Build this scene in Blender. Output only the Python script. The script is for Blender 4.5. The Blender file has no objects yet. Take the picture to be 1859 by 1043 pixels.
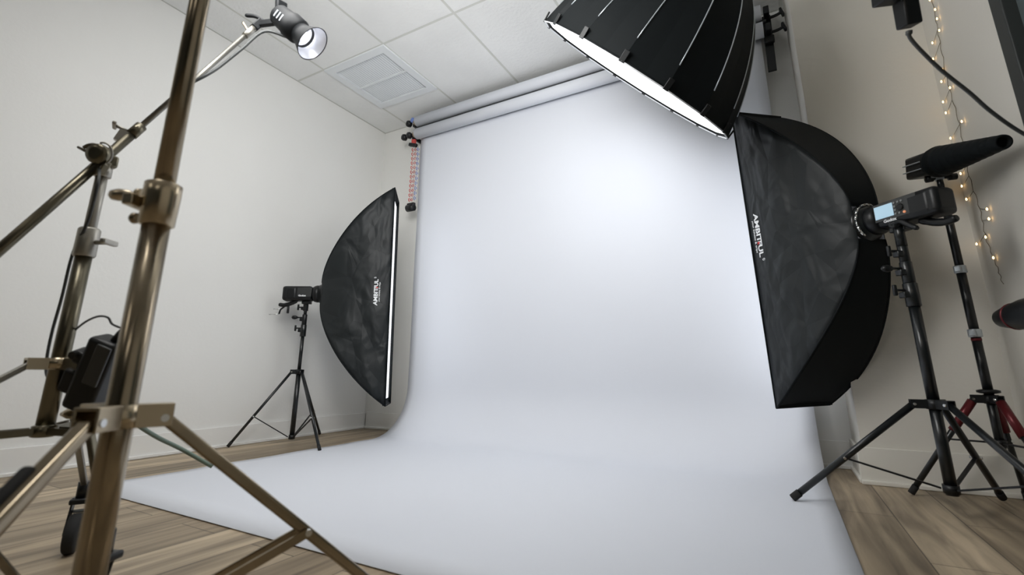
import bpy, bmesh, math, random
from mathutils import Vector as V, Matrix
random.seed(4)
PI=math.pi
col=bpy.context.scene.collection
# ------------------------------------------------------------------ camera
CY,SY=math.cos(.5099),math.sin(.5099); CP,SP=math.cos(.243),math.sin(.243)
fwd=V((-SY*CP,CY*CP,SP)); rt=V((CY,SY,0)); up=rt.cross(fwd)
cr,sr=math.cos(.003),math.sin(.003)
rt,up=rt*cr+up*sr,up*cr-rt*sr
CAM=V((0,0,.474)); FPX=856.0
def at(x,y,d):            # point seen at photo pixel x,y lying d metres ahead
    return CAM+(fwd+rt*((x-929.5)/FPX)-up*((y-458.17)/FPX))*d
cd=bpy.data.cameras.new('camera'); cam=bpy.data.objects.new('camera',cd); col.objects.link(cam)
m=Matrix((rt,up,-fwd)).transposed().to_4x4(); m.translation=CAM; cam.matrix_world=m
cd.sensor_width=36; cd.lens=36*FPX/1859; cd.shift_y=-63.3/1859; cd.clip_start=.05
cd.dof.use_dof=True; cd.dof.focus_distance=2.9; cd.dof.aperture_fstop=3.2
bpy.context.scene.camera=cam

# ------------------------------------------------------------------ materials
def mat(name,c,rough=.5,metal=0,spec=.5,emit=None,es=0,bump=0,bscale=50,noise=0,nscale=5,bdist=.002,aniso=None):
    m=bpy.data.materials.new(name); m.use_nodes=True; nt=m.node_tree; b=nt.nodes['Principled BSDF']
    b.inputs['Base Color'].default_value=(*c,1); b.inputs['Roughness'].default_value=rough
    b.inputs['Metallic'].default_value=metal; b.inputs['Specular IOR Level'].default_value=spec
    if emit: b.inputs['Emission Color'].default_value=(*emit,1); b.inputs['Emission Strength'].default_value=es
    tc=nt.nodes.new('ShaderNodeTexCoord')
    if noise:
        n=nt.nodes.new('ShaderNodeTexNoise'); n.inputs['Scale'].default_value=nscale; n.inputs['Detail'].default_value=4
        nt.links.new(tc.outputs['Object'],n.inputs['Vector'])
        mx=nt.nodes.new('ShaderNodeMixRGB'); mx.blend_type='MULTIPLY'; mx.inputs[0].default_value=1; mx.inputs[1].default_value=(*c,1)
        r=nt.nodes.new('ShaderNodeValToRGB'); r.color_ramp.elements[0].color=(1-noise,)*3+(1,); r.color_ramp.elements[1].color=(1+noise*.3,)*3+(1,)
        r.color_ramp.elements[0].position=.3; r.color_ramp.elements[1].position=.7
        nt.links.new(n.outputs['Fac'],r.inputs[0]); nt.links.new(r.outputs[0],mx.inputs[2]); nt.links.new(mx.outputs[0],b.inputs['Base Color'])
    if bump:
        n=nt.nodes.new('ShaderNodeTexNoise'); n.inputs['Scale'].default_value=bscale; n.inputs['Detail'].default_value=3
        nt.links.new(tc.outputs['Object'],n.inputs['Vector'])
        bp=nt.nodes.new('ShaderNodeBump'); bp.inputs['Strength'].default_value=bump; bp.inputs['Distance'].default_value=bdist
        nt.links.new(n.outputs['Fac'],bp.inputs['Height']); nt.links.new(bp.outputs[0],b.inputs['Normal'])
    return m
M={}
M['wall']=mat('wall_paint',(.80,.80,.775),.75,bump=.35,bscale=55,noise=.03,nscale=1.2)
M['base']=mat('baseboard_paint',(.80,.80,.775),.5)
M['ceil']=mat('ceiling_tile',(.87,.88,.87),.9,bump=.8,bscale=45,bdist=.004,noise=.05,nscale=3)
M['tbar']=mat('ceiling_grid_metal',(.66,.67,.63),.6)
M['vent']=mat('vent_enamel',(.80,.83,.85),.45)
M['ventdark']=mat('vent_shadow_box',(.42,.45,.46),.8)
M['black']=mat('black_plastic',(.006,.007,.008),.4,spec=.4)
M['blackmetal']=mat('black_metal',(.007,.009,.010),.3,metal=0,spec=.55)
M['rubber']=mat('black_rubber',(.012,.012,.012),.8)
M['fabric']=mat('black_nylon',(.011,.014,.0155),.5,spec=.35)
nt=M['fabric'].node_tree; bs=nt.nodes['Principled BSDF']; tc=nt.nodes.new('ShaderNodeTexCoord')
mp=nt.nodes.new('ShaderNodeMapping'); mp.inputs['Rotation'].default_value=(.5,.3,.9); mp.inputs['Scale'].default_value=(3,9,4)
nt.links.new(tc.outputs['Object'],mp.inputs[0])
n1=nt.nodes.new('ShaderNodeTexNoise'); n1.inputs['Scale'].default_value=1.2; n1.inputs['Detail'].default_value=1.6; n1.inputs['Distortion'].default_value=.6; nt.links.new(mp.outputs[0],n1.inputs['Vector'])
n2=nt.nodes.new('ShaderNodeTexVoronoi'); n2.feature='DISTANCE_TO_EDGE'; n2.inputs['Scale'].default_value=1.1; nt.links.new(mp.outputs[0],n2.inputs['Vector'])
ad=nt.nodes.new('ShaderNodeMath'); ad.operation='MULTIPLY_ADD'; ad.inputs[1].default_value=.5; nt.links.new(n2.outputs['Distance'],ad.inputs[0]); nt.links.new(n1.outputs['Fac'],ad.inputs[2])
bp=nt.nodes.new('ShaderNodeBump'); bp.inputs['Strength'].default_value=.7; bp.inputs['Distance'].default_value=.045; nt.links.new(ad.outputs[0],bp.inputs['Height']); nt.links.new(bp.outputs[0],bs.inputs['Normal'])
M['fabric2']=mat('black_nylon_smooth',(.006,.008,.009),.7,spec=.15)
M['chrome']=mat('chrome',(.72,.73,.72),.18,metal=1)
M['brass']=mat('bronze_steel',(.36,.30,.215),.22,metal=1,noise=.2,nscale=14)
M['brass2']=mat('bronze_steel_light',(.50,.42,.30),.26,metal=1)
M['dkbrass']=mat('bronze_steel_dark',(.20,.18,.13),.3,metal=1,noise=.2,nscale=10)
M['steel']=mat('satin_steel',(.46,.44,.39),.42,metal=1)
M['legsteel']=mat('grey_steel',(.30,.29,.26),.4,metal=1)
M['silver']=mat('silver_paint',(.55,.6,.64),.35,metal=.6)
M['diff']=mat('diffuser_cloth',(.85,.86,.88),.8,emit=(.95,.97,1),es=1.0)
M['octa']=mat('diffuser_cloth_lit',(.9,.9,.9),.8,emit=(.97,.98,1),es=2.8)
M['key']=mat('added_softbox_face',(.9,.9,.9),.8,emit=(1,.995,.98),es=13.5)  # glow of the added, unseen softbox
M['lip']=mat('white_binding',(.75,.77,.8),.6)
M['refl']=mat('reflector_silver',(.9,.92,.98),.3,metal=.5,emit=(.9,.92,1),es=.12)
M['lampglow']=mat('lit_bulb',(1,1,1),.3,emit=(.95,.96,1),es=3)
M['lcd']=mat('lcd_screen',(.3,.42,.5),.2,emit=(.40,.60,.74),es=.55)
M['panel']=mat('control_panel',(.04,.042,.042),.3)
M['btn']=mat('button_grey',(.22,.23,.23),.4)
M['orange']=mat('button_orange',(.75,.3,.15),.4,emit=(1,.4,.2),es=.3)
M['white']=mat('white_print',(.82,.84,.86),.6)
M['redp']=mat('red_print',(.55,.04,.04),.6)
M['redm']=mat('red_anodised',(.13,.014,.018),.35,metal=.4)
M['redpl']=mat('red_plastic',(.62,.08,.07),.45)
M['whitepl']=mat('white_plastic',(.82,.80,.76),.45)
M['bluepl']=mat('blue_plastic',(.16,.25,.60),.45)
M['paper']=mat('seamless_paper',(.675,.70,.755),.72,bump=.12,bscale=6,bdist=.006,spec=.25)
M['core']=mat('paper_roll_core',(.45,.36,.25),.8)
M['cable']=mat('grey_cable',(.05,.055,.055),.5)
M['gcable']=mat('green_grey_cable',(.16,.22,.18),.5)
M['led']=mat('warm_led',(1,.7,.3),.4,emit=(1,.62,.25),es=6)
M['wire']=mat('copper_wire',(.18,.15,.1),.4,metal=.5)
M['lampblack']=mat('lamp_black',(.005,.006,.007),.5,spec=.25)
M['rear']=mat('rear_paint_darkened',(.10,.11,.11),.7)  # unseen walls coloured dark so the metal reflects a dim room
M['wallr']=mat('wall_paint_warm_light',(.76,.735,.67),.75,bump=.35,bscale=55,noise=.03,nscale=1.2)  # same wall paint, tinted with the warm light on this side
M['baser']=mat('baseboard_paint_warm_light',(.78,.76,.70),.5)  # baseboard colour carries that warm light too
M['door']=mat('door_slate_paint',(.10,.125,.13),.5)
M['trim']=mat('door_casing_dark',(.03,.035,.035),.5)
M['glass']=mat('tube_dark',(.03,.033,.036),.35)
M['addedpanel']=mat('added_light_panel',(.9,.9,.9),.5,emit=(1,.97,.92),es=2.5)  # glow of the added ceiling panel
# floor planks
fm=bpy.data.materials.new('wood_plank_floor'); fm.use_nodes=True; nt=fm.node_tree; L=nt.links; N=nt.nodes.new; bs=nt.nodes['Principled BSDF']
tc=N('ShaderNodeTexCoord'); mp=N('ShaderNodeMapping'); mp.inputs['Rotation'].default_value=(0,0,PI/2); mp.inputs['Location'].default_value=(1.70,.27,0)
L.new(tc.outputs['Object'],mp.inputs[0])
br=N('ShaderNodeTexBrick'); br.offset=.37; br.inputs['Scale'].default_value=1; br.inputs['Brick Width'].default_value=1.22; br.inputs['Row Height'].default_value=.18
br.inputs['Mortar Size'].default_value=.0018; br.inputs['Mortar Smooth'].default_value=.2; br.inputs['Bias'].default_value=0
br.inputs['Color1'].default_value=(.47,.385,.28,1); br.inputs['Color2'].default_value=(.30,.24,.17,1); br.inputs['Mortar'].default_value=(.10,.08,.06,1)
L.new(mp.outputs[0],br.inputs['Vector'])
m2=N('ShaderNodeMapping'); m2.inputs['Scale'].default_value=(22,1.6,1); L.new(tc.outputs['Object'],m2.inputs[0])
nz=N('ShaderNodeTexNoise'); nz.inputs['Scale'].default_value=1; nz.inputs['Detail'].default_value=6; nz.inputs['Distortion'].default_value=.8; L.new(m2.outputs[0],nz.inputs['Vector'])
rp=N('ShaderNodeValToRGB'); rp.color_ramp.elements[0].position=.3; rp.color_ramp.elements[0].color=(.52,.5,.48,1); rp.color_ramp.elements[1].position=.68; rp.color_ramp.elements[1].color=(1.3,1.28,1.22,1)
L.new(nz.outputs['Fac'],rp.inputs[0])
m3=N('ShaderNodeMapping'); m3.inputs['Scale'].default_value=(5,.9,1); L.new(tc.outputs['Object'],m3.inputs[0])
n3=N('ShaderNodeTexNoise'); n3.inputs['Scale'].default_value=1; n3.inputs['Detail'].default_value=3; L.new(m3.outputs[0],n3.inputs['Vector'])
r3=N('ShaderNodeValToRGB'); r3.color_ramp.elements[0].position=.35; r3.color_ramp.elements[0].color=(.7,.7,.7,1); r3.color_ramp.elements[1].position=.65; r3.color_ramp.elements[1].color=(1.15,1.15,1.15,1)
L.new(n3.outputs['Fac'],r3.inputs[0])
x1=N('ShaderNodeMixRGB'); x1.blend_type='MULTIPLY'; x1.inputs[0].default_value=1; L.new(br.outputs['Color'],x1.inputs[1]); L.new(rp.outputs[0],x1.inputs[2])
x2=N('ShaderNodeMixRGB'); x2.blend_type='MULTIPLY'; x2.inputs[0].default_value=1; L.new(x1.outputs[0],x2.inputs[1]); L.new(r3.outputs[0],x2.inputs[2])
L.new(x2.outputs[0],bs.inputs['Base Color']); bs.inputs['Roughness'].default_value=.5; bs.inputs['Specular IOR Level'].default_value=.35
bp=N('ShaderNodeBump'); bp.inputs['Strength'].default_value=.25; bp.inputs['Distance'].default_value=.002; L.new(nz.outputs['Fac'],bp.inputs['Height']); L.new(bp.outputs[0],bs.inputs['Normal'])
M['floor']=fm

# ------------------------------------------------------------------ mesh helpers
def basis(d):
    d=d.normalized(); a=V((0,0,1)) if abs(d.z)<.95 else V((1,0,0))
    x=a.cross(d).normalized(); return x,d.cross(x).normalized(),d
class MB:
    def __init__(s): s.b=bmesh.new()
    def ring(s,c,x,y,r,n,ry=None):
        ry=r if ry is None else ry
        return [s.b.verts.new(c+x*(r*math.cos(2*PI*k/n))+y*(ry*math.sin(2*PI*k/n))) for k in range(n)]
    def skin(s,rings,smooth=True,cap=True,closed=False):
        n=len(rings[0]); rs=rings+[rings[0]] if closed else rings
        for a,b in zip(rs,rs[1:]):
            for k in range(n):
                f=s.b.faces.new((a[k],a[(k+1)%n],b[(k+1)%n],b[k])); f.smooth=smooth
        if cap and not closed:
            for r in (rings[0][::-1],rings[-1]):
                try: s.b.faces.new(r)
                except: pass
        return s
    def tube(s,pts,r,n=14,cap=True,smooth=True):
        pts=[V(p) for p in pts]; rr=r if isinstance(r,(list,tuple)) else [r]*len(pts)
        rings=[]; px=None
        for i,p in enumerate(pts):
            if i==0: d=pts[1]-p
            elif i==len(pts)-1: d=p-pts[-2]
            else: d=(pts[i+1]-p).normalized()+(p-pts[i-1]).normalized()
            d=d.normalized()
            if px is None: x,y,_=basis(d)
            else:
                x=(px-d*px.dot(d)); x=x.normalized() if x.length>1e-5 else basis(d)[0]; y=d.cross(x)
            px=x; rings.append(s.ring(p,x,y,rr[i],n))
        return s.skin(rings,smooth,cap)
    def cyl(s,a,b,r,n=20,r2=None):
        return s.tube([a,b],[r,r if r2 is None else r2],n)
    def lathe(s,o,axis,prof,n=28,smooth=True,cap=True,x=None):   # prof: (along, radius)
        o=V(o); d=V(axis).normalized()
        if x is None: x,y,_=basis(d)
        else: x=V(x); x=(x-d*x.dot(d)).normalized(); y=d.cross(x)
        return s.skin([s.ring(o+d*h,x,y,max(r,1e-4),n) for h,r in prof],smooth,cap)
    def box(s,c,size,x=(1,0,0),y=(0,1,0),bev=0,seg=2,taper=None):
        c=V(c); x=V(x).normalized(); y=V(y); y=(y-x*y.dot(x)).normalized(); z=x.cross(y)
        a,b,h=[q/2 for q in size]; vs=[]
        for k in (-1,1):
            for j in (-1,1):
                for i in (-1,1): vs.append(s.b.verts.new(c+x*(a*i)+y*(b*j)+z*(h*k)))
        fs=[s.b.faces.new([vs[q] for q in f]) for f in ((0,2,3,1),(4,5,7,6),(0,1,5,4),(2,6,7,3),(0,4,6,2),(1,3,7,5))]
        if bev:
            es=list({e for f in fs for e in f.edges})
            r=bmesh.ops.bevel(s.b,geom=es,offset=bev,segments=seg,profile=.5,affect='EDGES')
            for f in r['faces']: f.smooth=True
        return s
    def bar(s,a,b,w,t,bev=0,upv=(0,0,1)):
        a=V(a);b=V(b);d=b-a; u=V(upv)
        if abs(d.normalized().dot(u))>.97: u=V((1,0,0))
        sd=d.cross(u).normalized()
        return s.box((a+b)/2,(d.length,w,t),d,sd,bev)
    def grid(s,fn,nu,nv,thick=0,smooth=True):
        g=[[s.b.verts.new(fn(i/nu,j/nv)) for j in range(nv+1)] for i in range(nu+1)]
        for i in range(nu):
            for j in range(nv):
                f=s.b.faces.new((g[i][j],g[i+1][j],g[i+1][j+1],g[i][j+1])); f.smooth=smooth
        return s
    def build(s,name,m,parent=None,root=None,label=None,solid=0):
        me=bpy.data.meshes.new(name)
        bmesh.ops.recalc_face_normals(s.b,faces=s.b.faces[:])
        if root is not None: bmesh.ops.translate(s.b,verts=s.b.verts[:],vec=-root.location)
        s.b.to_mesh(me); s.b.free()
        me.materials.append(M[m]); o=bpy.data.objects.new(name,me); col.objects.link(o)
        if parent is not None: o.parent=parent
        if label: o['label']=label
        if solid:
            md=o.modifiers.new('solid','SOLIDIFY'); md.thickness=solid; md.offset=0
        return o
def thing(name,loc,label,cat,group=None):
    o=bpy.data.objects.new(name,None); o.empty_display_size=.1; col.objects.link(o); o.location=V(loc)
    o['label']=label; o['category']=cat
    if group: o['group']=group
    bpy.context.view_layer.update()
    return o
def tag(o,label,cat,group=None):
    o['label']=label; o['category']=cat
    if group: o['group']=group
def struct(o): o['kind']='structure'; return o
def rebase(o):                       # origin of a single-mesh thing to its own lowest centre
    me=o.data; xs=[v.co for v in me.vertices]
    c=V(((min(v.x for v in xs)+max(v.x for v in xs))/2,(min(v.y for v in xs)+max(v.y for v in xs))/2,min(v.z for v in xs)))
    me.transform(Matrix.Translation(-c)); o.location=c; return o
def smoothpath(pts,n=6):
    pts=[V(p) for p in pts]; out=[]
    P=[pts[0]*2-pts[1]]+pts+[pts[-1]*2-pts[-2]]
    for i in range(1,len(P)-2):
        for k in range(n):
            t=k/n; a,b,c,d=P[i-1],P[i],P[i+1],P[i+2]
            out.append(.5*((2*b)+(c-a)*t+(2*a-5*b+4*c-d)*t*t+(3*b-a-3*c+d)*t**3))
    out.append(pts[-1]); return out
def B(c0,c1,bev=0):
    m=MB(); c0=V(c0);c1=V(c1); m.box((c0+c1)/2,[abs(q) for q in (c1-c0)],bev=bev); return m

# ------------------------------------------------------------------ room
XL,YB,ZC=-3.108,3.034,2.69; PX,PY=.261,2.685; XR=.785; YF=-3.2; XE=3.2
struct(B((XL-.12,YF-.1,-.1),(XE,YB+.12,0)).build('floor','floor'))
struct(B((XL-.12,YF,0),(XL,YB+.12,ZC)).build('wall_left','wall'))
struct(B((XL,YB,0),(PX,YB+.12,ZC)).build('wall_back','wall'))
m=B((PX,PY,0),(XR+.12,YB+.12,ZC)); struct(m.build('wall_alcove','wallr'))
m=B((XR,2.02,0),(XR+.12,PY,ZC)); struct(m.build('wall_right','wallr'))
struct(B((XR,1.02,2.05),(XR+.12,2.02,ZC)).build('wall_lintel','wallr'))
struct(B((XR,-.6,0),(XR+.12,1.02,ZC)).build('wall_side','wallr'))
struct(B((XL,YF-.1,0),(XE,YF,ZC)).build('wall_rear','rear'))
struct(B((XE,YF,0),(XE+.1,-.6,ZC)).build('wall_far','rear'))
struct(B((XR+.12,-.7,0),(XE,-.6,ZC)).build('wall_partition','rear'))
# door in the right wall: dark casing and slate door leaf
d=struct(B((XR+.02,1.06,0),(XR+.07,1.94,2.01)).build('door_1','door'))
m=MB(); m.box((XR+.045,1.98,1.025),(.12,.075,2.05),bev=.004); m.box((XR+.045,1.04,1.025),(.12,.06,2.05),bev=.004); m.box((XR+.045,1.51,2.03),(.12,.9,.06),bev=.004)
struct(m.build('trim_1','trim'))
# baseboards
def bb(name,a,b,nrm,h=.122,t=.014):
    a=V(a);b=V(b);n=V(nrm); m=MB(); c=(a+b)/2+n*(t/2)
    m.box(c+V((0,0,h/2)),((b-a).length,t,h),b-a,n,bev=.003)
    m.box(c+n*(.006)+V((0,0,.009)),((b-a).length,t+.012,.018),b-a,n,bev=.004)
    struct(m.build(name,'base' if name[-4:] in ('left','back') else 'baser'))
bb('baseboard_left',(XL,YF,0),(XL,YB,0),(1,0,0))
bb('baseboard_back',(XL+.03,YB,0),(PX,YB,0),(0,-1,0),.130)
bb('baseboard_alcove',(PX,YB-.02,0),(PX,PY,0),(-1,0,0),.145)
bb('baseboard_right',(PX-.02,PY,0),(XR,PY,0),(0,-1,0),.150)
bb('baseboard_side',(XR,2.02,0),(XR,PY-.03,0),(-1,0,0),.150)
# ceiling: tiles hung in a metal grid
S=.61; X0=-2.193; Y0=2.058
xs=[XL]+[X0+S*k for k in range(-1,9)]+[XE]; xs=[x for x in xs if XL<=x<=XE]
ys=[YF]+[Y0-1.22*k for k in range(4,0,-1)]+[Y0]+[YB+.0]
m=MB(); gap=.006; 
vent=(X0-S,Y0,X0,Y0+S); lp=(X0+S,Y0-2.44,X0+2*S,Y0-1.22)
for i in range(len(xs)-1):
    for j in range(len(ys)-1):
        a,b,c,e=xs[i],ys[j],xs[i+1],ys[j+1]
        if abs(a-vent[0])<.01 and abs(b-vent[1])<.01: b=vent[3]+.0
        if abs(a-lp[0])<.01 and abs(b-lp[1])<.01: continue
        m.box(((a+c)/2,(b+e)/2,ZC+.012),(c-a-2*gap,e-b-2*gap,.02),bev=.004)
m.box(((XL+XE)/2,(YF+YB)/2,ZC+.075),(XE-XL,YB-YF,.02))
struct(m.build('ceiling','ceil'))
m=MB()
for x in xs: m.box((x,(YF+YB)/2,ZC+.0115),(.016,YB-YF,.019))
for y in ys: m.box(((XL+XE)/2,y,ZC+.011),(XE-XL,.016,.0185))
m.box((X0-S/2,Y0+S,ZC+.011),(S,.016,.0185))
struct(m.build('trim_2','tbar'))
# air vent
t=thing('ceiling_vent',(X0-S/2,Y0+S/2,ZC-.012),'white square slatted air vent set in the ceiling tiles','air vent')
m=MB(); cx,cy=X0-S/2,Y0+S/2; h=S/2-.001
for sx in (-1,1):
    m.box((cx+sx*(h-.03),cy,ZC-.003),(.06,2*h,.014)); m.box((cx,cy+sx*(h-.03),ZC-.003),(2*h-.12,.06,.014))
m.box((cx,cy,ZC-.002),(2*h-.1,.016,.012))
m.build('frame','vent',t,t)
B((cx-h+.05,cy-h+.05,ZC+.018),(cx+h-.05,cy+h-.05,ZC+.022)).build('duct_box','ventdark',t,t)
for sy in (-1,1):
    m=MB(); n=24
    for k in range(n):
        x=cx-h+.066+(2*h-.132)*k/(n-1)
        m.box((x,cy+sy*(h-.06)/2,ZC+.003),(.0125,h-.064,.0022),(1,0,.55),(0,1,0))
    m.build('louvre_panel','vent',t,t)
# added ceiling light panel, unseen above the frame
t=thing('added_ceiling_light',((lp[0]+lp[2])/2,(lp[1]+lp[3])/2,ZC),'added unseen lit white panel in the ceiling grid','added ceiling light')
m=MB(); 
for sx,(a,b) in ((0,(lp[0],lp[2])),): pass
w,l=S-.014,1.22-.014; cx,cy=(lp[0]+lp[2])/2,(lp[1]+lp[3])/2
for s_ in (-1,1): m.box((cx+s_*(w/2-.012),cy,ZC+.006),(.024,l,.014)); m.box((cx,cy+s_*(l/2-.012),ZC+.006),(w,.024,.014))
m.build('frame','vent',t,t)
B((cx-w/2+.02,cy-l/2+.02,ZC+.006),(cx+w/2-.02,cy+l/2-.02,ZC+.012)).build('diffuser','addedpanel',t,t)

# ------------------------------------------------------------------ backdrop
PXL,PXR=-2.545,.112
t=thing('paper_backdrop',((PXL+PXR)/2,2.2,0),'wide pale grey paper sweep hanging from the lower roll and running over the floor','backdrop')
prof=[(2.910,2.465),(2.910,2.40)]
for k in range(1,9): prof.append((2.910,2.40-2.0*k/8))
R=.345; cyc=2.910-R
for k in range(0,15):
    a=PI/2*k/14; prof.append((cyc+R*math.cos(a),.004+R-R*math.sin(a)))
for k in range(1,14): prof.append((cyc+(.976-cyc)*k/13,.004+.0015*math.sin(k*1.7)))
m=MB(); nu=len(prof)-1
def pf(u,v):
    y,z=prof[int(round(u*nu))]; x=PXL+(PXR-PXL)*v
    if .45<z<2.3: y+=.004*math.sin(v*23+z*2)*math.sin(z*3)
    return V((x,y,z))
m.grid(pf,nu,40)
o=m.build('sweep','paper',t,t,solid=.0016)
def roll(name,z,label,y=2.862,r=.0465):
    t=thing(name,((PXL+PXR)/2,y,z-r),label,'paper roll','paper rolls under the ceiling')
    MB().lathe((PXL-.012,y,z),(1,0,0),[(0,.026),(0,r),(PXR-PXL+.03,r),(PXR-PXL+.03,.026)],40).build('paper','paper',t,t)
    MB().lathe((PXL-.04,y,z),(1,0,0),[(0,.018),(0,.026),(PXR-PXL+.055,.026),(PXR-PXL+.055,.018)],24).build('core_tube','core',t,t)
    return t
roll('paper_roll',2.465,'lower rolled grey paper tube feeding the hanging backdrop')
roll('paper_roll',2.583,'upper spare rolled grey paper tube close under the ceiling',y=2.862,r=.048)
o=MB().lathe((PXL-.03,2.868,2.523),(1,0,0),[(0,.007),(0,.0105),(PXR-PXL+.07,.0105),(PXR-PXL+.07,.007)],20).build('gap_bar','glass')  # plain dark bar filling the dark band between the rolls
rebase(o); tag(o,'thin dark bar running between the two paper rolls','gap_bar')
# left bracket with knobs and plastic chains
t=thing('roll_bracket',(-2.61,2.96,2.35),'black wall bracket with clamp knobs at the left end of the paper rolls','bracket')
m=MB(); m.box((-2.60,3.02,2.50),(.05,.024,.36),bev=.004)
for z in (2.583,2.465): m.box((-2.598,2.94,z-.02),(.022,.16,.03),bev=.004)
m.build('bracket_arm','black',t,t)
for z,c,x in ((2.590,'black',-2.635),(2.475,'black',-2.625),(2.470,'black',-2.68)):
    MB().lathe((x,2.875,z-.01),(-.3,-1,0),[(0,.012),(.006,.026),(.03,.03),(.045,.024),(.05,.008)],18).build('knob',c,t,t)
MB().lathe((-2.592,2.865,2.60),(-.2,-1,0),[(0,.016),(.004,.022),(.03,.022),(.035,.012)],18).build('cone_plug','bluepl',t,t,label='blue plastic plug')
m=MB(); m.box((-2.60,2.872,2.375),(.085,.03,.03),(1,0,-.35),(0,1,0),bev=.005); m.build('chain_guide','black',t,t)
MB().box((-2.605,2.885,2.415),(.035,.03,.045),bev=.006).build('chain_wheel','redpl',t,t,label='red plastic wheel')
def chain(pts,r,mat_a,mat_b,name,label):
    grp='plastic pull chains'
    pts=smoothpath(pts,10); tot=sum((b-a).length for a,b in zip(pts,pts[1:])); n=int(tot/.0215)|1
    t=thing(name,pts[-1],label,'chain',grp); ma,mb=MB(),MB(); seg=0;acc=0
    L_=[0]
    for a,b in zip(pts,pts[1:]): L_.append(L_[-1]+(b-a).length)
    def P(s):
        for i in range(len(L_)-1):
            if s<=L_[i+1]: 
                f=(s-L_[i])/max(L_[i+1]-L_[i],1e-9); return pts[i].lerp(pts[i+1],f)
        return pts[-1]
    for k in range(n):
        a=P(k*tot/n); b=P((k+1)*tot/n); d=(b-a); mm=ma if k%2 else mb
        x,y,_=basis(d); c=(a+b)/2
        q=[c+d*(.62*math.cos(u))+(x if k%2 else y)*(r*math.sin(u)) for u in [2*PI*i/12 for i in range(13)]]
        mm.tube(q,r*.25,6,cap=False)
    ma.build('links',mat_a,t,t,label=None); mb.build('links',mat_b,t,t)
    return t
c=chain([(-2.605,2.88,2.365),(-2.607,2.88,2.1),(-2.612,2.88,1.84)],.013,'redpl','whitepl','pull_chain','leftmost red and white plastic pull chain beside the paper rolls')
chain([(-2.578,2.885,2.365),(-2.580,2.885,2.1),(-2.590,2.885,1.84)],.009,'redpl','whitepl','pull_chain','middle plastic pull chain, between the leftmost red one and the blue one')
chain([(-2.555,2.89,2.365),(-2.556,2.89,2.1),(-2.566,2.89,1.85)],.0115,'bluepl','whitepl','pull_chain','blue and white plastic pull chain next to the backdrop edge')
o=MB().lathe((-2.615,2.885,1.80),(1,0,0),[(-.022,.01),(-.02,.030),(.052,.030),(.056,.01)],18); o.box((-2.595,2.885,1.825),(.075,.03,.035),bev=.006)
o=rebase(o.build('chain_weight','black')); tag(o,'black weight hanging at the bottom of the plastic chains','weight')
# right bracket
t=thing('roll_bracket',(.15,2.93,2.21),'black flat bracket with two clamp pins at the right end of the paper rolls','bracket')
m=MB(); m.bar((.158,2.930,2.60),(.150,2.930,2.215),.046,.014,bev=.003,upv=(0,1,0))
m.box((.158,2.985,2.53),(.04,.10,.14),bev=.003); m.box((.158,2.885,2.583),(.03,.09,.05),bev=.004); m.box((.156,2.885,2.465),(.03,.09,.05),bev=.004); m.build('bracket_arm','black',t,t)
for z,e in ((2.565,.03),(2.462,.045)):
    m=MB(); m.tube(smoothpath([(.165,2.905,z),(.19,2.905,z),(.215,2.905,z+.004),(.236,2.905,z+.012)]),[.009]*18+[.013],10)
    m.build('clamp_pin','black',t,t)
    m=MB(); m.box((.240,2.905,z+.012),(.014,.03,.055),(1,0,.3),(0,1,0),bev=.004); m.build('knob','black',t,t)
MB().box((.156,2.905,2.415),(.055,.03,.045),bev=.006).build('clamp_block','black',t,t)

# ------------------------------------------------------------------ text
def text_verts(body,size,off=0,font_sp=1.0):
    cu=bpy.data.curves.new('print','FONT'); cu.body=body; cu.size=size; cu.offset=off; cu.space_character=font_sp; cu.resolution_u=3
    ob=bpy.data.objects.new('print',cu); col.objects.link(ob); dg=bpy.context.evaluated_depsgraph_get()
    me=bpy.data.meshes.new_from_object(ob.evaluated_get(dg)); bpy.data.objects.remove(ob); bpy.data.curves.remove(cu); return me
def text_on(body,size,fn,name,matn,parent,root,off=0,sp=1.0,hscale=1,length=None,cuts=2):
    me=text_verts(body,size,off,sp); b=bmesh.new(); b.from_mesh(me)
    xs=[v.co.x for v in b.verts]; x0=min(xs); ln=max(xs)-x0; k=length/ln if length else 1
    for v in b.verts: v.co=fn((v.co.x-x0)*k,v.co.y*hscale)-root.location
    b.to_mesh(me); b.free(); me.materials.clear(); me.materials.append(M[matn])
    o=bpy.data.objects.new(name,me); col.objects.link(o); o.parent=parent; return o

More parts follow.
